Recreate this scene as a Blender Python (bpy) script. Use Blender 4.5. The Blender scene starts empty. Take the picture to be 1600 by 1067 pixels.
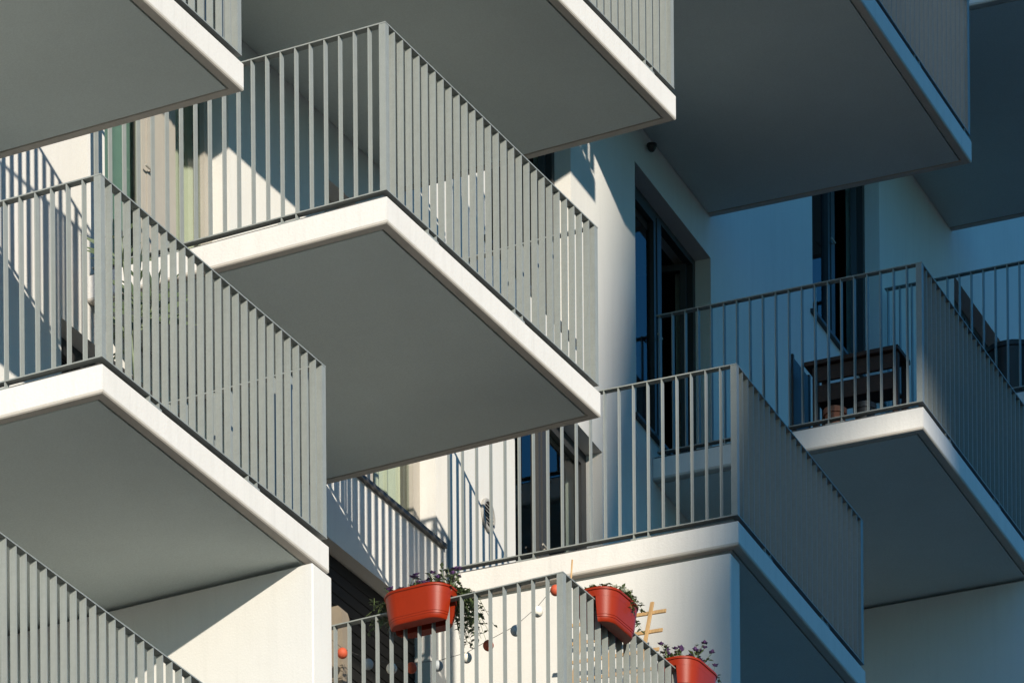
import bpy, math, random
from mathutils import Matrix, Vector
random.seed(7)
C = bpy.context.scene.collection
S = 1.1            # metres per survey unit
EYE = 1.65         # camera height above the ground

# ------------------------------------------------------------------ camera
cam_d = bpy.data.cameras.new('camera')
cam = bpy.data.objects.new('camera', cam_d); C.objects.link(cam)
R_ = (0.88889857, 0.45804202, -0.00753895)
U_ = (0.00632048, 0.00419278, 0.99997124)
F_ = (-0.45806046, 0.88892065, -0.00083191)
cam.matrix_world = Matrix(((R_[0], U_[0], -F_[0], 0), (R_[1], U_[1], -F_[1], 0), (R_[2], U_[2], -F_[2], EYE), (0, 0, 0, 1)))
cam_d.sensor_fit = 'HORIZONTAL'; cam_d.sensor_width = 36.0
cam_d.lens = 10275.0174 / 1600 * 36.0
cam_d.shift_x = (800 - 816.07) / 1600
cam_d.shift_y = (5424.353 - 533.5) / 1600
cam_d.clip_start = 0.5; cam_d.clip_end = 6000
bpy.context.scene.camera = cam

# ------------------------------------------------------------------ sun, sky, exposure
SUN = Vector((-1.0, 0.93, -0.385))
el = math.atan2(0.385, math.hypot(1, 0.93)); az = math.atan2(1.0, -0.93)
W = bpy.data.worlds.new('World'); bpy.context.scene.world = W; W.use_nodes = True
nt = W.node_tree; bg = nt.nodes['Background']
sky = nt.nodes.new('ShaderNodeTexSky'); sky.sky_type = 'NISHITA'; sky.sun_disc = False
sky.sun_elevation = el; sky.sun_rotation = az; sky.air_density = 1.0; sky.dust_density = 0.1; sky.ozone_density = 3.0
tint = nt.nodes.new('ShaderNodeMix'); tint.data_type = 'RGBA'; tint.blend_type = 'MULTIPLY'; tint.inputs['Factor'].default_value = 1.0
nt.links.new(sky.outputs[0], tint.inputs[6]); tint.inputs[7].default_value = (0.29, 0.88, 1.22, 1)   # clear, cold evening sky
nt.links.new(tint.outputs[2], bg.inputs[0]); bg.inputs[1].default_value = 0.128
ld = bpy.data.lights.new('sun', 'SUN'); ld.energy = 5.0; ld.angle = math.radians(0.53); ld.color = (1.0, 0.915, 0.775)
sun = bpy.data.objects.new('sun', ld); C.objects.link(sun)
sun.rotation_euler = SUN.to_track_quat('-Z', 'Y').to_euler(); sun.location = (60, -40, 80)
sc = bpy.context.scene
sc.view_settings.view_transform = 'Standard'; sc.view_settings.look = 'None'
sc.view_settings.exposure = 0.40; sc.view_settings.gamma = 1.0; sc.view_settings.use_curve_mapping = False

# ------------------------------------------------------------------ materials
def mat(name, col, rough=0.7, metal=0.0, var=0.08, nscale=6.0, bump=0.0, bscale=120.0, col2=None, spec=0.5, stretch=None, trans=0.0, speck=0.0, streak=0.0):
    m = bpy.data.materials.new(name); m.use_nodes = True
    t = m.node_tree; n = t.nodes; l = t.links; b = n['Principled BSDF']
    b.inputs['Roughness'].default_value = rough; b.inputs['Metallic'].default_value = metal
    b.inputs['Specular IOR Level'].default_value = spec
    tc = n.new('ShaderNodeTexCoord'); mp = n.new('ShaderNodeMapping'); l.new(tc.outputs['Object'], mp.inputs[0])
    if stretch: mp.inputs['Scale'].default_value = stretch
    no = n.new('ShaderNodeTexNoise'); no.inputs['Scale'].default_value = nscale; no.inputs['Detail'].default_value = 6
    no.inputs['Roughness'].default_value = 0.65
    l.new(mp.outputs[0], no.inputs['Vector'])
    rp = n.new('ShaderNodeValToRGB'); l.new(no.outputs[0], rp.inputs[0])
    c2 = col2 if col2 else tuple(min(1, c * (1 - 2 * var)) for c in col)
    rp.color_ramp.elements[0].position = 0.3; rp.color_ramp.elements[1].position = 0.7
    rp.color_ramp.elements[0].color = (*c2, 1); rp.color_ramp.elements[1].color = (*col, 1)
    l.new(rp.outputs[0], b.inputs['Base Color'])
    if speck:
        sn = n.new('ShaderNodeTexNoise'); sn.inputs['Scale'].default_value = 95; sn.inputs['Detail'].default_value = 4; sn.inputs['Roughness'].default_value = 0.9
        l.new(tc.outputs['Object'], sn.inputs['Vector'])
        sr = n.new('ShaderNodeMapRange'); sr.inputs['From Min'].default_value = 0.3; sr.inputs['From Max'].default_value = 0.7; sr.inputs['To Min'].default_value = 1-speck; sr.inputs['To Max'].default_value = 1+speck
        l.new(sn.outputs[0], sr.inputs[0])
        ml = n.new('ShaderNodeMix'); ml.data_type = 'RGBA'; ml.blend_type = 'MULTIPLY'; ml.inputs['Factor'].default_value = 1.0
        l.new(rp.outputs[0], ml.inputs[6]); l.new(sr.outputs[0], ml.inputs[7]); l.new(ml.outputs[2], b.inputs['Base Color'])
    if streak:
        mp2 = n.new('ShaderNodeMapping'); mp2.inputs['Scale'].default_value = (7, 7, 0.45); l.new(tc.outputs['Object'], mp2.inputs[0])
        s2 = n.new('ShaderNodeTexNoise'); s2.inputs['Scale'].default_value = 1.6; s2.inputs['Detail'].default_value = 5; s2.inputs['Roughness'].default_value = 0.7; l.new(mp2.outputs[0], s2.inputs['Vector'])
        r2 = n.new('ShaderNodeMapRange'); r2.inputs['From Min'].default_value = 0.50; r2.inputs['From Max'].default_value = 0.78; r2.inputs['To Min'].default_value = 1.0; r2.inputs['To Max'].default_value = 1-streak; l.new(s2.outputs[0], r2.inputs[0])
        src = b.inputs['Base Color'].links[0].from_socket
        m3 = n.new('ShaderNodeMix'); m3.data_type = 'RGBA'; m3.blend_type = 'MULTIPLY'; m3.inputs['Factor'].default_value = 1.0
        l.new(src, m3.inputs[6]); l.new(r2.outputs[0], m3.inputs[7]); l.new(m3.outputs[2], b.inputs['Base Color'])
    if bump:
        n2 = n.new('ShaderNodeTexNoise'); n2.inputs['Scale'].default_value = bscale; n2.inputs['Detail'].default_value = 3
        l.new(tc.outputs['Object'], n2.inputs['Vector'])
        bu = n.new('ShaderNodeBump'); bu.inputs['Strength'].default_value = bump; bu.inputs['Distance'].default_value = 0.01
        l.new(n2.outputs[0], bu.inputs['Height']); l.new(bu.outputs[0], b.inputs['Normal'])
    if trans: b.inputs['Transmission Weight'].default_value = trans
    return m

M = {}
M['plaster'] = mat('white_plaster', (0.62, 0.605, 0.575), 0.85, var=0.03, nscale=1.3, bump=0.15, bscale=70, speck=0.055, streak=0.07)
M['slab'] = mat('white_painted_concrete', (0.635, 0.615, 0.585), 0.75, var=0.03, nscale=2.2, bump=0.2, bscale=50, speck=0.06, streak=0.12)
M['edge'] = mat('bare_concrete_edge', (0.47, 0.435, 0.385), 0.8, var=0.06, nscale=5, bump=0.1, speck=0.08)
M['soffit'] = mat('grey_painted_soffit', (0.535, 0.60, 0.585), 0.85, var=0.04, nscale=1.2, bump=0.15, bscale=60, speck=0.12)
M['rail'] = mat('grey_powder_coated_steel', (0.245, 0.262, 0.248), 0.5, var=0.06, nscale=9, bump=0.05, bscale=200, speck=0.08, streak=0.25)
M['floor'] = mat('grey_balcony_flooring', (0.09, 0.09, 0.087), 0.9, var=0.1, nscale=8)
M['frame'] = mat('beige_grey_aluminium', (0.36, 0.33, 0.285), 0.45, var=0.04, nscale=8)
M['darkframe'] = mat('dark_aluminium', (0.035, 0.035, 0.035), 0.45, var=0.04, nscale=8)
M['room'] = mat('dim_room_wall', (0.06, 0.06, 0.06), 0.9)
M['curtain'] = mat('cream_curtain', (0.66, 0.62, 0.50), 0.9, var=0.04, nscale=10, bump=0.2)
M['tealcurtain'] = mat('pale_teal_curtain', (0.20, 0.31, 0.285), 0.9, var=0.05, nscale=10, bump=0.2)
M['greycurtain'] = mat('taupe_curtain', (0.42, 0.39, 0.34), 0.9, var=0.05, nscale=10, bump=0.2)
M['darkblind'] = mat('dark_blind', (0.005, 0.005, 0.005), 0.6, spec=0.12)
M['red'] = mat('orange_red_plastic', (0.25, 0.0195, 0.0035), 0.42, spec=0.25, var=0.04, nscale=14, bump=0.06, bscale=160)
M['soil'] = mat('potting_soil', (0.03, 0.02, 0.014), 0.95, bump=0.6, bscale=90)
M['leaf'] = mat('green_leaf', (0.17, 0.21, 0.075), 0.5, col2=(0.06, 0.10, 0.03), nscale=25)
M['leafdark'] = mat('dark_green_leaf', (0.12, 0.155, 0.085), 0.5, col2=(0.045, 0.075, 0.035), nscale=20)
M['purple'] = mat('purple_petal', (0.20, 0.10, 0.27), 0.6, col2=(0.09, 0.035, 0.13), nscale=40)
M['whitepetal'] = mat('white_petal', (0.75, 0.74, 0.62), 0.6, var=0.08, nscale=30)
M['wood'] = mat('pale_pine_wood', (0.52, 0.33, 0.15), 0.65, col2=(0.38, 0.22, 0.09), nscale=5, stretch=(12, 12, 1.2), bump=0.1)
M['brownwood'] = mat('brown_stained_wood', (0.05, 0.018, 0.009), 0.6, col2=(0.02, 0.008, 0.005), nscale=6, stretch=(2, 14, 14), bump=0.1)
M['ballred'] = mat('red_paper', (0.50, 0.08, 0.03), 0.7, nscale=15)
M['ballwhite'] = mat('cream_paper', (0.78, 0.74, 0.65), 0.75, nscale=15)
M['ballgrey'] = mat('silver_grey_paper', (0.40, 0.43, 0.45), 0.65, nscale=15)
M['cord'] = mat('dark_cord', (0.05, 0.05, 0.05), 0.7)
M['whiteplastic'] = mat('white_plastic', (0.75, 0.75, 0.72), 0.4, var=0.03)
M['ventgrey'] = mat('grey_vent_plastic', (0.36, 0.35, 0.33), 0.5)
M['beige'] = mat('beige_padding', (0.21, 0.17, 0.125), 0.8, var=0.06, nscale=12, bump=0.2)
M['dark'] = mat('dark_plastic', (0.018, 0.017, 0.016), 0.5)
M['terracotta'] = mat('terracotta', (0.33, 0.13, 0.075), 0.8, var=0.08, nscale=10, bump=0.2)
M['ground'] = mat('light_paving', (0.045, 0.045, 0.043), 0.9, var=0.12, nscale=0.4, bump=0.2, bscale=8)
M['skyblock'] = mat('dark_blocker', (0.07, 0.07, 0.07), 0.8, var=0.05, nscale=0.6)  # for the unseen block added to dim the right wing
M['tower'] = mat('pale_render', (0.22, 0.21, 0.20), 0.85, var=0.05, nscale=0.6, bump=0.1)

def glass_mat():
    m = bpy.data.materials.new('window_glass'); m.use_nodes = True
    t = m.node_tree; n = t.nodes; l = t.links; n.remove(n['Principled BSDF'])
    out = n['Material Output']
    tr = n.new('ShaderNodeBsdfTransparent'); tr.inputs[0].default_value = (0.80, 0.84, 0.82, 1)
    gl = n.new('ShaderNodeBsdfGlossy'); gl.inputs['Roughness'].default_value = 0.015
    tc = n.new('ShaderNodeTexCoord'); no = n.new('ShaderNodeTexNoise'); no.inputs['Scale'].default_value = 1.2
    bu = n.new('ShaderNodeBump'); bu.inputs['Strength'].default_value = 0.04
    l.new(tc.outputs['Object'], no.inputs['Vector']); l.new(no.outputs[0], bu.inputs['Height']); l.new(bu.outputs[0], gl.inputs['Normal'])
    fr = n.new('ShaderNodeFresnel'); fr.inputs[0].default_value = 1.45
    ge = n.new('ShaderNodeNewGeometry'); iv = n.new('ShaderNodeMath'); iv.operation = 'SUBTRACT'; iv.inputs[0].default_value = 1.0; l.new(ge.outputs['Backfacing'], iv.inputs[1])
    fx = n.new('ShaderNodeMath'); fx.operation = 'MULTIPLY'; l.new(fr.outputs[0], fx.inputs[0]); l.new(iv.outputs[0], fx.inputs[1])
    mx = n.new('ShaderNodeMixShader'); l.new(fx.outputs[0], mx.inputs[0]); l.new(tr.outputs[0], mx.inputs[1]); l.new(gl.outputs[0], mx.inputs[2])
    l.new(mx.outputs[0], out.inputs[0]); return m
M['glass'] = glass_mat()

# ------------------------------------------------------------------ mesh helpers (survey units, scaled by S when built)
class MB:
    def __init__(s): s.v = []; s.f = []
    def add(s, vs, fs):
        o = len(s.v); s.v += [tuple(v) for v in vs]; s.f += [tuple(i + o for i in f) for f in fs]; return s
    def box(s, x0, x1, y0, y1, z0, z1):
        return s.add([(x0,y0,z0),(x1,y0,z0),(x1,y1,z0),(x0,y1,z0),(x0,y0,z1),(x1,y0,z1),(x1,y1,z1),(x0,y1,z1)],
                     [(0,3,2,1),(4,5,6,7),(0,1,5,4),(1,2,6,5),(2,3,7,6),(3,0,4,7)])
    def bbox(s, x0, x1, y0, y1, z0, z1, c=0.006):      # box with chamfered edges
        vs = []; 
        import itertools
        idx = {}
        lo = (x0, y0, z0); hi = (x1, y1, z1)
        for cx in (0, 1):
            for cy in (0, 1):
                for cz in (0, 1):
                    for ax in range(3):
                        p = []
                        for k, sd in enumerate((cx, cy, cz)):
                            e = hi[k] if sd else lo[k]
                            if k != ax: e += -c if sd else c
                            p.append(e)
                        idx[(cx, cy, cz, ax)] = len(vs); vs.append(tuple(p))
        fs = []
        def quad(keys):
            ids = [idx[k] for k in keys]; P = [Vector(vs[i]) for i in ids]
            nrm = (P[1]-P[0]).cross(P[2]-P[0]); ce = sum(P, Vector())/len(P); mid = Vector(((x0+x1)/2,(y0+y1)/2,(z0+z1)/2))
            if nrm.dot(ce - mid) < 0: ids.reverse()
            fs.append(tuple(ids))
        for ax in range(3):
            o = [k for k in range(3) if k != ax]
            for sd in (0, 1):
                ks = []
                for (u, w) in ((0,0),(1,0),(1,1),(0,1)):
                    cc = [0,0,0]; cc[ax] = sd; cc[o[0]] = u; cc[o[1]] = w; ks.append((*cc, ax))
                quad(ks)
            for (u, w) in ((0,0),(1,0),(1,1),(0,1)):   # chamfer along ax
                a0 = [0,0,0]; a0[o[0]] = u; a0[o[1]] = w; a1 = list(a0); a1[ax] = 1
                quad([(*a0, o[0]), (*a0, o[1]), (*a1, o[1]), (*a1, o[0])])
        for cx in (0,1):
            for cy in (0,1):
                for cz in (0,1): quad([(cx,cy,cz,0),(cx,cy,cz,1),(cx,cy,cz,2)])
        return s.add(vs, fs)
    def loft(s, rings, cap0=True, cap1=True):
        n = len(rings[0]); vs = [p for r in rings for p in r]; fs = []
        for k in range(len(rings) - 1):
            for i in range(n):
                j = (i + 1) % n; fs.append((k*n+i, k*n+j, (k+1)*n+j, (k+1)*n+i))
        if cap0: fs.append(tuple(reversed(range(n))))
        if cap1: fs.append(tuple((len(rings)-1)*n + i for i in range(n)))
        return s.add(vs, fs)
    def prism(s, poly, z0, z1): return s.loft([[(x, y, z0) for x, y in poly], [(x, y, z1) for x, y in poly]])
    def tube(s, pts, r, n=6, r1=None):
        pts = [Vector(p) for p in pts]; rings = []
        for i, p in enumerate(pts):
            d = (pts[min(i+1, len(pts)-1)] - pts[max(i-1, 0)]).normalized()
            u = d.cross(Vector((0, 0, 1)));
            if u.length < 1e-3: u = Vector((1, 0, 0))
            u.normalize(); w = d.cross(u)
            rr = r if r1 is None else r + (r1 - r) * i / (len(pts) - 1)
            rings.append([tuple(p + (u * math.cos(2*math.pi*k/n) + w * math.sin(2*math.pi*k/n)) * rr) for k in range(n)])
        return s.loft(rings)
    def lathe(s, prof, n=16, c=(0, 0, 0)):
        return s.loft([[(c[0] + r*math.cos(2*math.pi*k/n), c[1] + r*math.sin(2*math.pi*k/n), c[2] + z) for k in range(n)] for r, z in prof])
    def mesh(s, name, smooth=False):
        me = bpy.data.meshes.new(name); me.from_pydata([(x*S, y*S, z*S) for x, y, z in s.v], [], s.f); me.update()
        if smooth:
            me.polygons.foreach_set('use_smooth', [True]*len(me.polygons))
            me.set_sharp_from_angle(angle=math.radians(40))
        return me
    def build(s, name, m, parent=None, loc=None, smooth=False, rot=None):
        return link(name, s.mesh(name, smooth), m, parent, loc, rot)

def link(name, me, m, parent=None, loc=None, rot=None):
    if m is not None and len(me.materials) == 0: me.materials.append(m)
    o = bpy.data.objects.new(name, me); C.objects.link(o)
    if parent: o.parent = parent
    if loc: o.location = tuple(c*S for c in loc)
    if rot: o.rotation_euler = rot
    return o

Q2 = 0.087907                       # the right-hand wing is turned by five degrees
def wpos(g, a, b, z):               # survey position -> world metres
    if g == 2: a, b = a*math.cos(Q2) - b*math.sin(Q2), a*math.sin(Q2) + b*math.cos(Q2)
    return (a*S, b*S, z*S + EYE)
def thing(name, label, cat, g, a, b, z, rz=0, group=None):
    o = bpy.data.objects.new(name, None); C.objects.link(o); o.empty_display_size = 0.3
    o.location = wpos(g, a, b, z); o.rotation_euler = (0, 0, (Q2 if g == 2 else 0) + rz)
    o['label'] = label; o['category'] = cat
    if group: o['group'] = group
    return o
def tag(o, label, cat, group=None):
    o['label'] = label; o['category'] = cat
    if group: o['group'] = group
    return o
def structure(o): o['kind'] = 'structure'; return o

Z0 = 17.8847; D = 2.6206; TH = 0.167; H = 1.10
def lv(i): return Z0 + D*i
GZ = -EYE/S                          # ground in survey units
A1, A2 = -19.48, -15.85              # balcony edge lines of the two wings
F1, F2 = -21.70, -18.05              # facade planes

# ------------------------------------------------------------------ ground
g = MB(); g.add([(-2500,-2500,0),(2500,-2500,0),(2500,2500,0),(-2500,2500,0)], [(0,1,2,3)])
structure(g.build('ground', M['ground']))

# ------------------------------------------------------------------ the apartment building
bld = thing('apartment_building', 'white plastered apartment building behind all the staggered balconies', 'building', 1, F1, 41.3, GZ)
def cellwall(y0, y1, z0, z1, holes, depth):
    ys = sorted({y0, y1, *[v for h in holes for v in h[:2]]}); zs = sorted({z0, z1, *[v for h in holes for v in h[2:]]})
    def solid(i, k):
        if i < 0 or k < 0 or i >= len(ys)-1 or k >= len(zs)-1: return False
        yc = (ys[i]+ys[i+1])/2; zc = (zs[k]+zs[k+1])/2
        return not any(h[0] < yc < h[1] and h[2] < zc < h[3] for h in holes)
    m = MB(); x1, x0 = 0.0, -depth
    for i in range(len(ys)-1):
        for k in range(len(zs)-1):
            if not solid(i, k): continue
            a, b, c, d = ys[i], ys[i+1], zs[k], zs[k+1]
            m.add([(x1,a,c),(x1,b,c),(x1,b,d),(x1,a,d)], [(0,1,2,3)]); m.add([(x0,a,c),(x0,b,c),(x0,b,d),(x0,a,d)], [(3,2,1,0)])
            if not solid(i-1, k): m.add([(x0,a,c),(x1,a,c),(x1,a,d),(x0,a,d)], [(0,1,2,3)])
            if not solid(i+1, k): m.add([(x0,b,c),(x1,b,c),(x1,b,d),(x0,b,d)], [(3,2,1,0)])
            if not solid(i, k-1): m.add([(x0,a,c),(x1,a,c),(x1,b,c),(x0,b,c)], [(3,2,1,0)])
            if not solid(i, k+1): m.add([(x0,a,d),(x1,a,d),(x1,b,d),(x0,b,d)], [(0,1,2,3)])
    return m
# openings: wing, level, b0, b1, sill offset, head offset, kind
DOORS = [
 (1, 0, 36.02, 37.65, 0.19, 2.22, 'dark'), (1, 0, 39.30, 41.02, 0.19, 2.20, 'dark'),
 (1, 1, 36.58, 38.20, 0.19, 2.22, 'teal'), (1, 1, 39.52, 41.13, 0.19, 2.05, 'cream'),
 (1, 2, 38.1, 39.7, 0.19, 2.22, 'dark'), (1, -1, 32.3, 33.8, 0.19, 2.22, 'dark'), (1, -1, 36.3, 37.7, 0.19, 2.22, 'dark'),
 (2, 1, 44.47, 46.22, 0.19, 2.22, 'grey'), (2, 2, 43.95, 45.62, 0.19, 2.22, 'dark'),
 (2, 2, 46.95, 48.60, 0.19, 2.13, 'dark'), (2, 3, 51.00, 52.70, 0.15, 2.22, 'dark'), (2, 3, 54.70, 56.10, 0.19, 2.09, 'dark'),
 (2, 1, 48.0, 49.4, 0.19, 2.22, 'dark'), (2, 3, 47.2, 48.6, 0.19, 2.22, 'dark'),
]
def holes(w): return [(d[2], d[3], lv(d[1])+d[4], lv(d[1])+d[5]) for d in DOORS if d[0] == w]
ZTOP = lv(5.6)
def part_at(m, name, material, w, a, parent, **k):
    # mesh given in wing coordinates (x relative to a)
    o = m.build(name, material, parent, **k)
    wx, wy, wz = wpos(w, a, 0, 0); p = parent.location
    o.location = (wx - p[0], wy - p[1], wz - p[2]); o.rotation_euler = (0, 0, Q2 if w == 2 else 0)
    return o
part_at(cellwall(20.0, 41.30, GZ, ZTOP, holes(1), 0.30), 'facade_wall', M['plaster'], 1, F1, bld)
part_at(cellwall(43.06, 64.0, GZ, ZTOP, holes(2), 0.30), 'facade_wall', M['plaster'], 2, F2, bld)
for w, F, y0, y1 in ((1, F1, 20.0, 41.25), (2, F2, 43.16, 64.0)):
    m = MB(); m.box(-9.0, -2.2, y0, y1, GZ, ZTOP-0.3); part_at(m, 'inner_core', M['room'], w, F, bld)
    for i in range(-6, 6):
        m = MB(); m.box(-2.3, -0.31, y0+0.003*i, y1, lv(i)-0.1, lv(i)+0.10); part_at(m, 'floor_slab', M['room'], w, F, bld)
    m = MB(); m.box(-9.2, 0.06, y0-0.02, y1+0.02, ZTOP+0.002, ZTOP+0.25); part_at(m, 'roof', M['soffit'], w, F, bld)
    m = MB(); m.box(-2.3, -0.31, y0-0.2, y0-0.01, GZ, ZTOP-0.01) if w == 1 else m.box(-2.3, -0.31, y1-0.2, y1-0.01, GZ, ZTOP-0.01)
    part_at(m, 'end_wall', M['room'], w, F, bld)

def child(m, name, material, par, smooth=False):      # sub-part whose mesh is in the parent's own coordinates
    return m.build(name, material, par, smooth=smooth)
CURT = []
for (w, lvl, b0, b1, so, ho, kind) in DOORS:
    F = F1 if w == 1 else F2
    z0 = lv(lvl)+so; z1 = lv(lvl)+ho; t = 0.055; x1 = -0.13; x0 = -0.19; mid = b0 + (b1-b0)*0.50 if kind != 'teal' else 37.49; mw = t*0.8 if kind != 'teal' else 0.165
    opened = (w, lvl) in ((2, 2), (1, 0), (2, 3))
    fr = MB(); e = 0.003
    fr.box(x0, x1, b0+e, b0+t, z0+e, z1-e); fr.box(x0, x1, b1-t, b1-e, z0+e, z1-e)
    fr.box(x0, x1, b0+t, b1-t, z1-t, z1-e); fr.box(x0, x1, b0+t, b1-t, z0+e, z0+t)
    fr.box(x0-0.01, x1+0.012, mid-mw, mid+mw, z0+t, z1-t)
    fm = M['darkframe'] if kind in ('dark', 'grey') else M['frame']
    fo = part_at(fr, 'balcony_door', fm, w, F, bld)
    for (p0, p1) in ((b0+t, mid-mw), (mid+mw, b1-t)):
        lf = MB(); q = 0.05; xa, xb = x0+0.012, x1+0.004; y0, y1, za, zb = p0+0.004, p1-0.004, z0+t+0.004, z1-t-0.004
        lf.box(xa, xb, y0, y0+q, za, zb); lf.box(xa, xb, y1-q, y1, za, zb); lf.box(xa, xb, y0+q, y1-q, za, za+q); lf.box(xa, xb, y0+q, y1-q, zb-q, zb)
        gp = MB(); gp.box(-0.165, -0.158, y0+q-0.01, y1-q+0.01, za+q-0.01, zb-q+0.01)
        if opened and p1 > mid+0.2:        # this leaf stands open into the room
            hx, hy = xa, y1; ca, sa = math.cos(math.radians(78)), math.sin(math.radians(78))
            for g_ in (lf, gp): g_.v = [(hx+(x-hx)*ca+(y-hy)*sa, hy-(x-hx)*sa+(y-hy)*ca, z) for x, y, z in g_.v]
        child(lf, 'door_leaf', fm, fo); child(gp, 'glass_pane', M['glass'], fo)
    hd = MB(); hd.tube([(x1+0.006, mid-mw+0.02, z0+0.95), (x1+0.04, mid-mw+0.02, z0+0.95), (x1+0.04, mid-mw-0.07, z0+0.95)], 0.008); child(hd, 'door_handle', M['frame'], fo)
    sl = MB(); sl.bbox(-0.20, 0.035, b0-0.06, b1+(0.10 if (w, lvl, kind) == (1, 1, 'cream') else 0.06), z0-0.035, z0-0.002, 0.004); child(sl, 'door_sill', M['darkframe'], fo)
    if (w, lvl, b0) == (1, 0, 39.30):      # roller shutter let down over the lower door
        sm = MB(); sm.bbox(x1+0.012, x1+0.024, b0+0.03, b1-0.03, 0.003, 0.081, 0.003); sme = sm.mesh('shutter_slat'); sme.materials.append(M['darkblind'])
        for k in range(24): link('shutter_slat', sme, None, fo, (0, 0, z0+0.01+k*0.083))
    CURT.append((w, F, b0, b1, mid, z0, z1, kind))
def curtain(w, F, y0, y1, z0, z1, m, label, amp=0.03, folds=7):
    t = thing('curtain', label, 'curtain', w, F-0.27, (y0+y1)/2, z0)
    mb = MB(); n = folds*8; h = z1-z0; vs = []
    for k, zz in ((0, 0.0), (1, h)):
        for i in range(n+1):
            u = i/n; vs.append((amp*math.sin(u*folds*2*math.pi) + 0.3*amp*math.sin(u*folds*4.7+1), (u-0.5)*(y1-y0), zz))
    vs2 = [(x-0.006, y, z) for x, y, z in vs]; N = n+1
    fs = [(i, i+1, N+i+1, N+i) for i in range(n)]; fs2 = [(i+2*N, N+i+2*N, N+i+1+2*N, i+1+2*N) for i in range(n)]
    mb.add(vs+vs2, fs+fs2); mb.build('fabric', m, t, smooth=True)
    r = MB(); r.tube([(0, -(y1-y0)/2-0.04, h+0.01), (0, (y1-y0)/2+0.04, h+0.01)], 0.012); r.build('curtain_rod', M['dark'], t)
for (w, F, b0, b1, mid, z0, z1, kind) in CURT:
    if kind == 'teal':
        curtain(w, F, b0+0.10, mid+0.02, z0+0.05, z1-0.06, M['tealcurtain'], 'pale teal curtain behind the left leaf of the sunlit door above the left balcony', 0.012, 3)
        curtain(w, F, mid+0.12, b1+0.40, z0+0.05, z1-0.06, M['curtain'], 'cream curtain behind the door seen through the left end of the central railing', 0.03, 4)
    if kind == 'cream':
        curtain(w, F, b1-0.62, b1+0.16, z0+0.05, z1-0.06, M['curtain'], 'cream curtain behind the door above the left red flower box', 0.03, 5)
    if kind == 'grey':
        curtain(w, F, mid+0.10, mid+0.42, z0+0.05, z1-0.06, M['greycurtain'], 'taupe curtain bunched in the door above the right red flower boxes', 0.02, 3)

# round louvred air vent in the wall of the right wing
v = MB(); v.lathe([(0.094, 0.0), (0.115, 0.0), (0.115, 0.016), (0.108, 0.022), (0.094, 0.022), (0.094, 0.0)], 24)
vent = v.build('air_vent', M['ventgrey'], bld, smooth=True)
v = MB(); v.lathe([(0.0, 0.001), (0.095, 0.001), (0.095, 0.003), (0.0, 0.003)], 24); v.build('backing', M['dark'], vent)
p = wpos(2, F2+0.002, 43.92, 21.30); vent.location = [p[i]-bld.location[i] for i in range(3)]; vent.rotation_euler = (0, math.pi/2, Q2)
for k in range(7):
    zz = -0.075 + k*0.025; hw = math.sqrt(max(0.0, 0.09**2 - zz*zz))
    m = MB(); m.box(-0.0022, 0.0022, -hw, hw, 0.006, 0.019); o = m.build('louvre', M['ventgrey'], vent); o.location = (zz*S, 0, 0); o.rotation_euler = (0, 0.5, 0)

# ------------------------------------------------------------------ fin walls that carry some of the balconies
def fin(label, w, a0, a1, y0, y1, ztop):
    m = MB(); m.bbox(a0-a1, 0, 0, y1-y0, 0, ztop-GZ, 0.008)
    o = m.build('fin_wall', M['plaster']); o.location = wpos(w, a1, y0, GZ); o.rotation_euler = (0, 0, Q2 if w == 2 else 0)
    tag(o, label, 'wall', None); return o
fin('sunlit white wall under the balcony at the left, crossed by a slanting shadow', 1, F1+0.002, -19.368, 35.09, 35.33, lv(0)-TH-0.022)
fin('white wall behind the wooden trellis, fading from sunlight into shade', 2, F2-0.02, A2-0.012, 43.065, 43.25, lv(1)-TH-0.034)
fin('wall in blue shade at the bottom right corner under the dark balcony', 2, F2+0.002, A2+0.012, 50.03, 50.27, lv(2)-TH-0.022)

# ------------------------------------------------------------------ balconies
BW, BT = 0.0425, 0.008               # baluster depth and thickness
ZB = 0.045                          # underside of the bottom rail
def balmesh(along, foot):
    m = MB(); z0 = 0.003 if foot else ZB+0.008
    if along == 'x': m.box(-BT/2, BT/2, 0, BW, z0, H-0.008)
    else: m.box(-BW, 0, -BT/2, BT/2, z0, H-0.008)
    return m.mesh('baluster')
BAL = {(d, f): balmesh(d, f) for d in 'xy' for f in (0, 1)}
for me in BAL.values(): me.materials.append(M['rail'])
pm = MB(); pm.box(-0.075, 0.075, -0.004, 0.055, 0.001, 0.012); PX = pm.mesh('foot_plate'); PX.materials.append(M['rail'])
pm = MB(); pm.box(-0.055, 0.004, -0.075, 0.075, 0.001, 0.012); PY = pm.mesh('foot_plate'); PY.materials.append(M['rail'])

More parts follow.
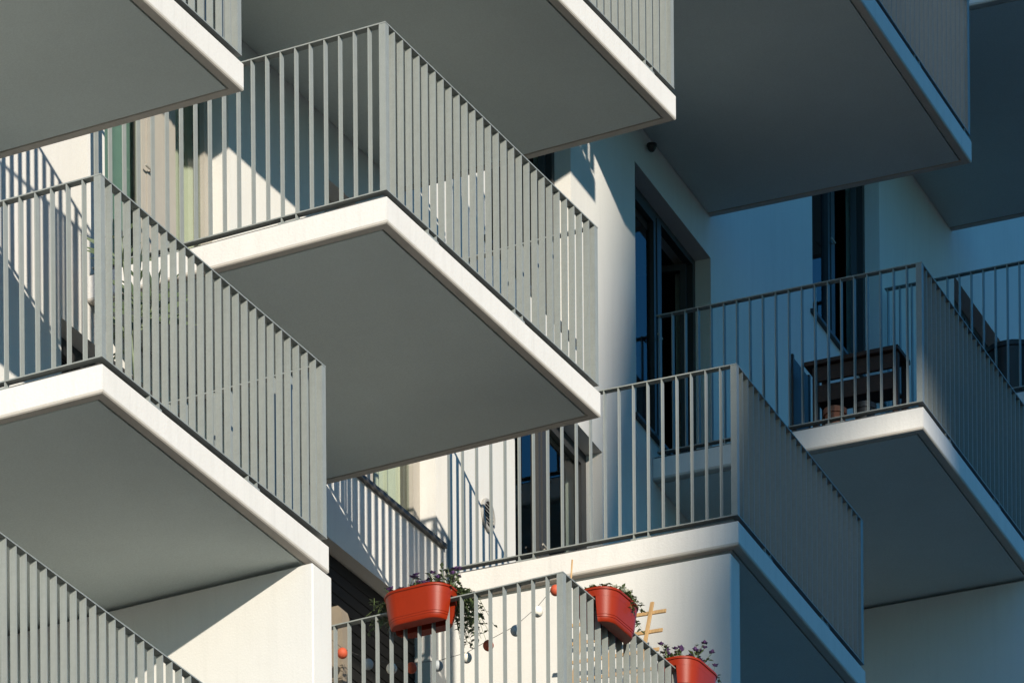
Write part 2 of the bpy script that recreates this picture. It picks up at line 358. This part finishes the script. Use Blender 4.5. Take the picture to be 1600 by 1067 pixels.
def upoly(LA, LB, i0, i1, e0=0.0):   # U-shaped band along the three free edges, offsets i0 (outer) to i1 (inner)
    return [(-LA+e0, i0), (-i0, i0), (-i0, LB-i0), (-LA+e0, LB-i0), (-LA+e0, LB-i1), (-i1, LB-i1), (-i1, i1), (-LA+e0, i1)]
def balcony(label, w, level, b, LB, a, dz=0.0):
    LA = a-(F1 if w == 1 else F2)-0.003
    t = thing('balcony', label, 'balcony', w, a, b, lv(level)+dz, 0, 'staggered balconies')
    s = MB()
    c = 0.004
    ob = [(-LA, 0), (0, 0), (0, LB), (-LA, LB)]; ib = [(-LA, c), (-c, c), (-c, LB-c), (-LA, LB-c)]
    s.loft([[(x, y, -TH+0.02) for x, y in ob], [(x, y, -c) for x, y in ob], [(x, y, 0) for x, y in ib]])
    s.build('slab', M['slab'], t); s = MB()
    cl = 0.007
    s.loft([[(x, y, -TH) for x, y in upoly(LA, LB, cl, 0.062)], [(x, y, -TH+cl) for x, y in upoly(LA, LB, 0, 0.062)], [(x, y, -TH+0.0203) for x, y in upoly(LA, LB, 0, 0.062)]])
    s.build('drip_edge', M['edge'], t)
    sp = MB(); sp.box(-LA, -0.078, 0.078, LB-0.078, -TH+0.001, -TH+0.0197); sp.build('soffit_panel', M['soffit'], t)
    fl = MB(); fl.box(-LA, -0.03, 0.03, LB-0.03, 0.0015, 0.02); fl.build('floor_finish', M['floor'], t)
    i = 0.006
    r = MB(); r.prism(upoly(LA, LB, i, i+0.052, 0.03), H-0.008, H); r.build('top_rail', M['rail'], t)
    r = MB(); r.prism(upoly(LA, LB, i, i+0.052, 0.03), ZB, ZB+0.008); r.build('bottom_rail', M['rail'], t)
    for yy in (0, 1):
        y = i+0.002 if yy == 0 else LB-i-0.002-0.046
        r = MB(); r.box(-i-0.048, -i-0.002, y, y+0.046, ZB+0.0082, H-0.0082); r.build('corner_post', M['rail'], t)
    nx = round((LA-0.08)/0.106); ny = round((LB-0.05)/(0.1075))
    stepx = (LA-0.08)/nx; stepy = (LB-2*i-0.04)/ny
    for k in range(1, nx+1):
        x = -i-0.02-k*stepx; f = 1 if k % 8 in (6, 7) else 0
        for y in (i+0.0025, LB-i-0.0025-BW):
            link('baluster', BAL[('x', f)], None, t, (x, y, 0))
        if k % 8 == 6: link('foot_plate', PX, None, t, (x-stepx/2, i+0.002, 0))
    for k in range(1, ny):
        y = i+0.02+k*stepy; f = 1 if k % 11 in (5, 6) else 0
        link('baluster', BAL[('y', f)], None, t, (-i-0.0025, y, 0))
        if k % 11 == 5: link('foot_plate', PY, None, t, (-i-0.002, y+stepy/2, 0))
    return t
QB = balcony('sunlit balcony at the left edge standing on a white wall with a slanting shadow', 1, 0, 32.63, 2.69, -19.382)
MBa = balcony('large central sunlit balcony with its whole grey underside showing', 1, 1, 36.344, 2.989, -19.508)
WB = balcony('balcony on the white trellis wall, front edge in sun and side edge in blue shade', 2, 1, 43.043, 2.682, -15.795)
XB = balcony('shaded balcony at the right holding a brown wooden potting table', 2, 2, 47.29, 2.989, -15.857)
ZBal = balcony('balcony at the bottom centre with red flower boxes hung on its railing', 1, 0, 38.53, 2.72, -19.39)
YB = balcony('balcony at the bottom left corner showing only its sloping railing', 1, -1, 30.9, 4.15, -19.25)
PB = balcony('balcony at the top left corner with grey underside and sunlit side edge', 1, 1, 31.54, 2.989, -19.508)
TB = balcony('balcony at the top centre with sunlit side edge, above the central balcony', 1, 2, 35.00, 5.71, -19.596)
UB = balcony('dark balcony at the top right with a blue side edge', 2, 3, 44.33, 4.28, -15.89)
VB = balcony('highest balcony in the top right corner, its dark underside cut by the frame', 2, 4, 51.15, 3.5, A2)
AB = balcony('far balcony at the right edge behind the potting table balcony', 2, 3, 52.72, 3.0, A2)
TT = balcony('balcony above the frame beside the dark top right balcony', 2, 3, 40.6, 3.08, A2, -0.10)
m = MB(); m.box(-2.0, -0.09, 3.08-0.075, 3.08-0.068, 0.06, 1.06); m.build('shadow_screen', M['whiteplastic'], TT)  # unseen panel added to make this railing's shadow solid

# ------------------------------------------------------------------ neighbouring block across the street, low sun passes its edge
nb = thing('apartment_block', 'pale apartment block across the street behind the camera, shading the right wing', 'building', 1, 0, 0, GZ)
sd = Vector((1.0, -0.93)).normalized(); pd = Vector((0.93, 1.0)).normalized()
base = Vector((-19.5, 41.5)) + sd*70
# its end is sloped to shape the shadow edge; zt is the height where a sun ray of a given level passes
SB = base.dot(sd)
def block(prof, d0, d1):             # profile in (u, height), extruded along the sun direction
    m = MB(); A = []; B = []
    for u, z in prof:
        q = pd*u + sd*(SB+d0); A.append((q.x, q.y, z)); q = pd*u + sd*(SB+d1); B.append((q.x, q.y, z))
    m.loft([A, B]); return m
def zt_(v): return v + 0.282*SB - GZ
zA, zB, zC, zD = zt_(32.0), zt_(35.35), zt_(36.30), zt_(46.0)
def ue(v): return 16.80 + 0.19*(v-32.5)
block([(ue(32.0), 0), (19.38, 0), (19.38, zD), (ue(46.0), zD), (ue(32.0), zA)], 0, 12).build('stair_tower', M['tower'], nb)
block([(19.381, 0), (20.15, 0), (20.15, zB), (19.381, zB)], 0.02, 0.5).build('sun_gap_block', M['tower'], nb)  # thin unseen infill, gap above it shaped to let sun onto the right balcony
block([(19.381, zC), (20.15, zC), (20.15, zD-0.5), (19.381, zD-0.5)], 0.02, 0.5).build('sun_gap_block', M['tower'], nb)  # unseen infill closing the sun gap from above
block([(20.151, 0), (44, 0), (44, zD), (20.151, zD)], 0, 12).build('main_block', M['tower'], nb)
nb2 = thing('sky_blocker', 'unseen dark block added to keep sky light off the right wing', 'building', 1, 0, 0, GZ)  # added out of view to cut sky light on the right wing
_sb = SB; SB = _sb - 70 + 32
block([(20.9, 0), (46, 0), (46, 66), (20.9, 66)], 0, 14).build('blocker_wall', M['skyblock'], nb2)
block([(20.8, 66.002), (46.1, 66.002), (46.1, 66.6), (20.8, 66.6)], -0.1, 14.1).build('roof', M['skyblock'], nb2)  # cap of the added sky blocker
SB = _sb

# ------------------------------------------------------------------ things on the bottom centre balcony (survey coordinates of its outer near corner)
ZA, ZBB = -19.39, 38.53
def zt(name, label, cat, x, y, z, rz=0, group=None): return thing(name, label, cat, 1, ZA+x, ZBB+y, lv(0)+z, rz, group)

def oval(L, Wd, r, z, n=7):          # rounded-rectangle ring, long axis x
    pts = []
    for cx, cy, a0 in ((L/2-r, Wd/2-r, 0), (-L/2+r, Wd/2-r, 90), (-L/2+r, -Wd/2+r, 180), (L/2-r, -Wd/2+r, 270)):
        for k in range(n):
            a = math.radians(a0 + 90*k/(n-1)); pts.append((cx+r*math.cos(a), cy+r*math.sin(a), z))
    return pts
def planter(label, x, y, rz):
    t = zt('flower_box', label, 'flower box', x, y, H, rz, 'red flower boxes hung on the railing')
    # saddle box: two legs left and right of the rail joined by a bowl above it
    for sgn, nm in ((-1, 'outer_trough'), (1, 'inner_trough')):
        b = MB(); rings = []
        prof = [(-0.145, 0.405, 0.235, 0.10), (-0.137, 0.420, 0.250, 0.108), (-0.118, 0.427, 0.256, 0.110), (-0.116, 0.434, 0.262, 0.112), (-0.104, 0.436, 0.264, 0.112), (-0.102, 0.442, 0.270, 0.114), (-0.03, 0.464, 0.290, 0.124), (0.012, 0.476, 0.302, 0.13)]
        for z, L, Wd, r in prof:
            ring = [p for p in oval(L, Wd, r, z, 10) if p[1]*sgn > 0.012]
            c0 = [p for p in ring]; xe = L/2
            if sgn > 0: rings.append([(xe, 0.034, z)] + [(x, max(y, 0.034), z) for x, y, z in c0] + [(-xe, 0.034, z)])
            else: rings.append([(-xe, -0.034, z)] + [(x, min(y, -0.034), z) for x, y, z in c0] + [(xe, -0.034, z)])
        b.loft(rings); b.build(nm, M['red'], t, smooth=True)
    b = MB(); prof = [(0.0125, 0.476, 0.302, 0.13), (0.052, 0.488, 0.312, 0.136)]
    b.loft([oval(L, Wd, r, z, 10) for z, L, Wd, r in prof], True, False)
    b.loft([oval(L-0.012, Wd-0.012, r, z, 10) for z, L, Wd, r in reversed(prof)], False, False)
    b.build('bowl', M['red'], t, smooth=True)
    rm = MB(); rr = [(0.050, 0.490, 0.314, 0.137), (0.053, 0.502, 0.326, 0.143), (0.063, 0.506, 0.330, 0.145), (0.068, 0.499, 0.323, 0.142), (0.068, 0.480, 0.304, 0.134), (0.048, 0.476, 0.300, 0.132)]
    rm.loft([oval(L, Wd, r, z, 10) for z, L, Wd, r in rr], False, False); rm.build('rim', M['red'], t, smooth=True)
    so = MB(); so.loft([oval(0.462, 0.288, 0.124, 0.02, 9), oval(0.473, 0.296, 0.13, 0.046, 9)]); so.build('soil', M['soil'], t)
    return t
planter('left red flower box on the front railing, dark trailing plant at its right end', -1.07, 0.03, 0)
planter('red flower box on the side railing nearest the corner post, with a bushy green plant', -0.03, 0.70, math.pi/2)
planter('lowest red flower box at the bottom edge of the photo with purple flowers', -0.03, 1.92, math.pi/2)

def leafquad(m, p, d, L, wd, up):
    d = d.normalized(); s = d.cross(up)
    if s.length < 1e-3: s = Vector((1, 0, 0))
    s.normalize(); n = s.cross(d); q = p + d*L*0.5 + n*L*0.10
    m.add([p, q + s*wd, p + d*L, q - s*wd], [(0, 1, 2), (0, 2, 3)])
def flower_plant(label, x, y, rz, spots, petals, nleaf, seed, hgt=0.13, trail=None, leafm='leaf', nfl=6):
    rnd = random.Random(seed)
    t = zt('flowering_plant', label, 'plant', x, y, H+0.04, rz, None)
    st = MB(); lf = MB(); fl = MB()
    for (cx, cy, w, hh, n) in spots:
        for k in range(n):
            p = Vector((cx + rnd.gauss(0, w), cy + rnd.gauss(0, 0.035), 0.0))
            a = rnd.uniform(0, 6.283); lean = rnd.uniform(0.1, 0.8); h = hh*rnd.uniform(0.5, 1.15)
            tip = p + Vector((math.cos(a)*lean*h, math.sin(a)*lean*h, h)); midp = (p+tip)/2 + Vector((0, 0, h*0.12))
            st.tube([p, midp, tip], 0.0028, 4, 0.0014)
            for q in range(nleaf):
                u = rnd.uniform(0.15, 1.0); b = p.lerp(tip, u); aa = rnd.uniform(0, 6.283)
                leafquad(lf, b, Vector((math.cos(aa), math.sin(aa), rnd.uniform(-0.3, 0.7))), rnd.uniform(0.028, 0.058), rnd.uniform(0.009, 0.018), Vector((0, 0, 1)))
            if rnd.random() < nfl/10:
                for q in range(5):
                    aa = q*1.257 + a; leafquad(fl, tip, Vector((math.cos(aa), math.sin(aa), 0.5+rnd.uniform(-.3, .4))), rnd.uniform(0.024, 0.036), 0.015, Vector((0, 0, 1)))
    if trail:
        for (cx, cy, dx, dy, drop, n) in trail:
            for k in range(n):
                p = Vector((cx + rnd.gauss(0, 0.03), cy + rnd.gauss(0, 0.03), 0.02))
                e = p + Vector((dx*rnd.uniform(0.5, 1.3) + rnd.gauss(0, 0.03), dy*rnd.uniform(0.5, 1.3) + rnd.gauss(0, 0.03), -drop*rnd.uniform(0.3, 1.1)))
                mp = p.lerp(e, 0.45) + Vector((0, 0, 0.07)); pts = [p, mp, e]; st.tube(pts, 0.0025, 4, 0.0012)
                for q in range(nleaf+3):
                    u = rnd.random(); b = p.lerp(mp, u*2) if u < 0.5 else mp.lerp(e, u*2-1); aa = rnd.uniform(0, 6.283)
                    leafquad(lf, b, Vector((math.cos(aa), math.sin(aa), rnd.uniform(-0.6, 0.5))), rnd.uniform(0.026, 0.05), rnd.uniform(0.008, 0.016), Vector((0, 0, 1)))
    st.build('stems', M['leaf'], t)['kind'] = 'stuff'; lf.build('leaves', M[leafm], t)['kind'] = 'stuff'
    if fl.v: fl.build('flowers', M[petals], t)['kind'] = 'stuff'
    return t
flower_plant('dark purple flowered plant growing over the left red flower box', -1.05, 0.03, 0,
    [(-0.16, 0, 0.06, 0.10, 16), (0.0, 0.02, 0.09, 0.13, 16), (0.16, 0.02, 0.05, 0.15, 18)], 'purple', 7, 3,
    trail=[(-0.20, 0.05, -0.17, 0.04, 0.12, 40), (0.20, 0.08, 0.11, 0.06, 0.26, 46), (0.10, 0.14, 0.12, 0.08, 0.28, 40)], leafm='leafdark', nfl=5)
flower_plant('bushy light green plant with pale flowers in the flower box nearest the corner post', -0.03, 0.70, math.pi/2,
    [(-0.17, 0, 0.03, 0.06, 8), (0.0, 0.0, 0.08, 0.10, 18), (0.12, 0.0, 0.06, 0.15, 34)], 'whitepetal', 10, 5,
    trail=[(0.10, 0.13, 0.05, 0.05, 0.10, 14), (0.08, -0.10, 0.03, -0.09, 0.10, 8), (0.2, 0.0, 0.17, 0.0, 0.02, 18)], nfl=4)
flower_plant('purple petunias in the lowest red flower box', -0.03, 1.92, math.pi/2,
    [(-0.17, 0, 0.03, 0.15, 9), (-0.02, 0.0, 0.06, 0.19, 11), (0.14, 0.0, 0.05, 0.18, 18)], 'purple', 5, 9,
    trail=[(0.24, 0.0, 0.14, 0.0, -0.06, 8)], nfl=8)

# string of paper balls hanging inside the front railing
sl = zt('string_lights', 'string of small red, white and grey paper balls drooping behind the bottom railing', 'string lights', -1.1, 0.32, 0.82)
BP = [(-1.923, 1.133, 0), (-1.830, 1.050, 'r'), (-1.635, 0.937, 'g'), (-1.455, 0.871, 'w'), (-1.304, 0.845, 'r'), (-1.105, 0.818, 'g'), (-0.888, 0.829, 'w'), (-0.724, 0.877, 'r'), (-0.518, 0.933, 'g'), (-0.355, 1.026, 'w'), (-0.220, 1.139, 'r'), (-0.075, 1.085, 0)]
pts = [(-2.25, 0.02, 0.70)] + [(x+1.1, 0.0, z-0.82+0.034) for x, z, _ in BP[:-1]] + [(-0.075+1.1, -0.06, 1.08-0.82)]
m = MB(); m.tube(pts, 0.0018, 5); m.build('cord', M['cord'], sl)
BALLM = {}
for ch, mm in (('r', 'ballred'), ('w', 'ballwhite'), ('g', 'ballgrey')):
    m = MB(); n = 12
    m.lathe([(0.036*math.sin(math.pi*k/10)+0.0005, -0.036*math.cos(math.pi*k/10)) for k in range(11)], 14); me = m.mesh('paper_ball', True); me.materials.append(M[mm]); BALLM[ch] = me
for x, z, ch in BP:
    if ch: link('paper_ball', BALLM[ch], None, sl, (x+1.1, 0, z-0.82))

# wooden trellis leaning on the white wall
tr = zt('trellis', 'pale wooden lattice trellis leaning on the white wall behind the flower boxes', 'trellis', -1.17, 2.16, 0.10)
tr.rotation_euler = (-math.radians(15), math.radians(3.5), 0)
mv = MB(); mv.bbox(-0.014, 0.014, -0.007, 0.007, 0, 2.06, 0.002); mv = mv.mesh('upright_slat'); mv.materials.append(M['wood'])
mh = MB(); mh.bbox(-0.24, 0.50, 0.0075, 0.019, -0.014, 0.014, 0.002); mh = mh.mesh('cross_slat'); mh.materials.append(M['wood'])
for k in range(3): link('upright_slat', mv, None, tr, (-0.138+k*0.262, 0, 0))
for k in range(13): link('cross_slat', mh, None, tr, (0, 0, 0.16+k*0.152))
m = MB(); m.tube([(0, 0, 0), (-0.015, 0.02, 0.5), (0.03, 0.05, 1.26)], 0.006, 6)
tag(m.build('plant_stake', M['wood'], None, smooth=True), 'thin bamboo stick poking up behind the corner post of the bottom railing', 'stick').location = wpos(1, ZA-0.09, ZBB+0.20, lv(0)+0.02)

# cushion stood on end beside the door
cu = MB(); cu.loft([[(x, y*f, z) for x, y in ((-0.22, -0.05), (0.22, -0.05), (0.22, 0.05), (-0.22, 0.05))] for z, f in ((0.0, 0.7), (0.03, 1.0), (1.36, 1.0))] + [[(x*0.94, y, 1.40) for x, y in ((-0.22, -0.05), (0.22, -0.05), (0.22, 0.05), (-0.22, 0.05))], [(x*0.80, y*0.6, 1.43) for x, y in ((-0.22, -0.05), (0.22, -0.05), (0.22, 0.05), (-0.22, 0.05))]])
c = zt('lounger_cushion', 'beige lounger cushion stood on end at the left end of the bottom railing', 'cushion', -2.12, 0.5, 0.022)
cu.build('padding', M['beige'], c, smooth=True)
for zz in (0.47, 0.93):
    q = MB(); q.tube([(-0.222, -0.052, zz), (0, -0.056, zz), (0.222, -0.052, zz)], 0.006, 5); q.build('seam', M['beige'], c)

# ------------------------------------------------------------------ things on the right balconies
def xt(name, label, cat, lvl, b, x, y, z, a0=-15.857, rz=0): return thing(name, label, cat, 2, a0+x, b+y, lv(lvl)+z, rz)
tb = xt('potting_table', 'dark brown wooden potting table behind the shaded railing at the right', 'table', 2, 47.29, -0.64, 0.40, 0.022)
m = MB(); m.bbox(-0.40, 0.36, -0.16, 0.14, 0.575, 0.61, 0.004); m.build('table_top', M['brownwood'], tb)
m = MB(); m.bbox(-0.33, 0.30, -0.12, -0.10, 0.46, 0.574, 0.003); m.build('apron', M['brownwood'], tb)
m = MB(); m.bbox(-0.33, 0.30, -0.12, 0.11, 0.32, 0.345, 0.003); m.build('shelf', M['brownwood'], tb)
m = MB(); m.bbox(-0.33, 0.30, -0.121, -0.101, 0.30, 0.43, 0.003); m.build('shelf_board', M['brownwood'], tb)
for lx in (-0.345, 0.30):
    for ly in (-0.125, 0.085):
        m = MB(); m.bbox(lx, lx+0.045, ly, ly+0.045, 0.0, 0.574, 0.003); m.build('leg', M['brownwood'], tb)
def pot(label, mm, x, y, r, h, lvl=2, b=47.29, a0=-15.857, g=2):
    t = thing('plant_pot', label, 'plant pot', g, a0+x, b+y, lv(lvl)+0.022)
    m = MB(); m.lathe([(0.0, 0.0), (r*0.72, 0.0), (r*0.95, h*0.8), (r*1.06, h*0.8), (r*1.08, h), (r*0.96, h), (r*0.92, h*0.85), (0.0, h*0.85)], 18); m.build('pot', M[mm], t, smooth=True)
    m = MB(); m.lathe([(0.0, h*0.85), (r*0.93, h*0.853), (0.0, h*0.88)], 14); m.build('soil', M['soil'], t)
    return t
pot('small terracotta pot on the floor under the brown potting table, at its left leg', 'terracotta', -0.80, 0.27, 0.085, 0.21)
pot('small black pot on the floor under the brown potting table, right of the terracotta pot', 'dark', -0.56, 0.27, 0.085, 0.20)
lb = xt('folded_chair', 'dark folded deck chair standing left of the brown potting table', 'chair', 2, 47.29, -1.13, 0.45, 0.022)
m = MB(); m.bbox(-0.02, 0.0, -0.20, -0.17, 0, 0.70, 0.003); m.build('frame', M['dark'], lb)
m = MB(); m.bbox(-0.02, 0.0, 0.17, 0.20, 0, 0.70, 0.003); m.build('frame', M['dark'], lb)
m = MB(); m.bbox(-0.014, -0.006, -0.169, 0.169, 0.06, 0.68, 0.002); m.build('fabric', M['dark'], lb)
m = MB(); m.bbox(0.001, 0.018, -0.19, 0.19, 0.10, 0.13, 0.003); m.build('crossbar', M['dark'], lb)
tub = xt('barrel', 'round dark tub behind the railing at the right edge of the photo', 'tub', 3, 52.72, -1.17, 0.45, 0.022, -15.85)
m = MB(); m.lathe([(0.0, 0.0), (0.19, 0.0), (0.235, 0.25), (0.245, 0.52), (0.22, 0.52), (0.21, 0.46), (0.0, 0.46)], 24); m.build('body', M['dark'], tub, smooth=True)
m = MB(); m.lathe([(0.246, 0.49), (0.256, 0.495), (0.256, 0.535), (0.246, 0.54), (0.225, 0.535), (0.225, 0.525)], 24); m.build('rim', M['dark'], tub, smooth=True)
lp = thing('ceiling_lamp', 'small dark lamp under the dark top right balcony', 'lamp', 2, -18.005, 47.20, lv(3)-TH-0.09)
m = MB(); m.lathe([(0.0, -0.055), (0.02, -0.05), (0.034, -0.03), (0.034, -0.012)], 14); m.build('shade', M['dark'], lp, smooth=True)
m = MB(); m.lathe([(0.0, -0.0125), (0.04, -0.0125), (0.04, 0.0), (0.0, 0.0)], 14); m.build('base', M['dark'], lp)

# ------------------------------------------------------------------ tall plant on the left balcony, pot on the bottom left balcony
pl = thing('palm_plant', 'spiky leaved plant behind the top of the left balcony railing', 'plant', 1, -19.95, 34.02, lv(0)+0.022)
m = MB(); m.lathe([(0.0, 0.0), (0.12, 0.0), (0.16, 0.28), (0.175, 0.28), (0.175, 0.32), (0.155, 0.32), (0.15, 0.29), (0.0, 0.29)], 18); m.build('pot', M['dark'], pl, smooth=True)
rnd = random.Random(4); stm = MB(); lfm = MB()
for k in range(5):
    a = k*1.3; top = Vector((math.cos(a)*0.10, math.sin(a)*0.12, rnd.uniform(0.95, 1.45))); stm.tube([(0, 0, 0.28), top*0.5+Vector((0, 0, 0.16)), top], 0.010, 5, 0.006)
    for q in range(13):
        aa = rnd.uniform(0, 6.283); d = Vector((math.cos(aa), math.sin(aa), rnd.uniform(-0.2, 0.9)))
        leafquad(lfm, top - Vector((0, 0, rnd.uniform(0, 0.18))), d, rnd.uniform(0.16, 0.30), 0.012, Vector((0, 0, 1)))
stm.build('stems', M['leafdark'], pl); lfm.build('leaves', M['leafdark'], pl)['kind'] = 'stuff'
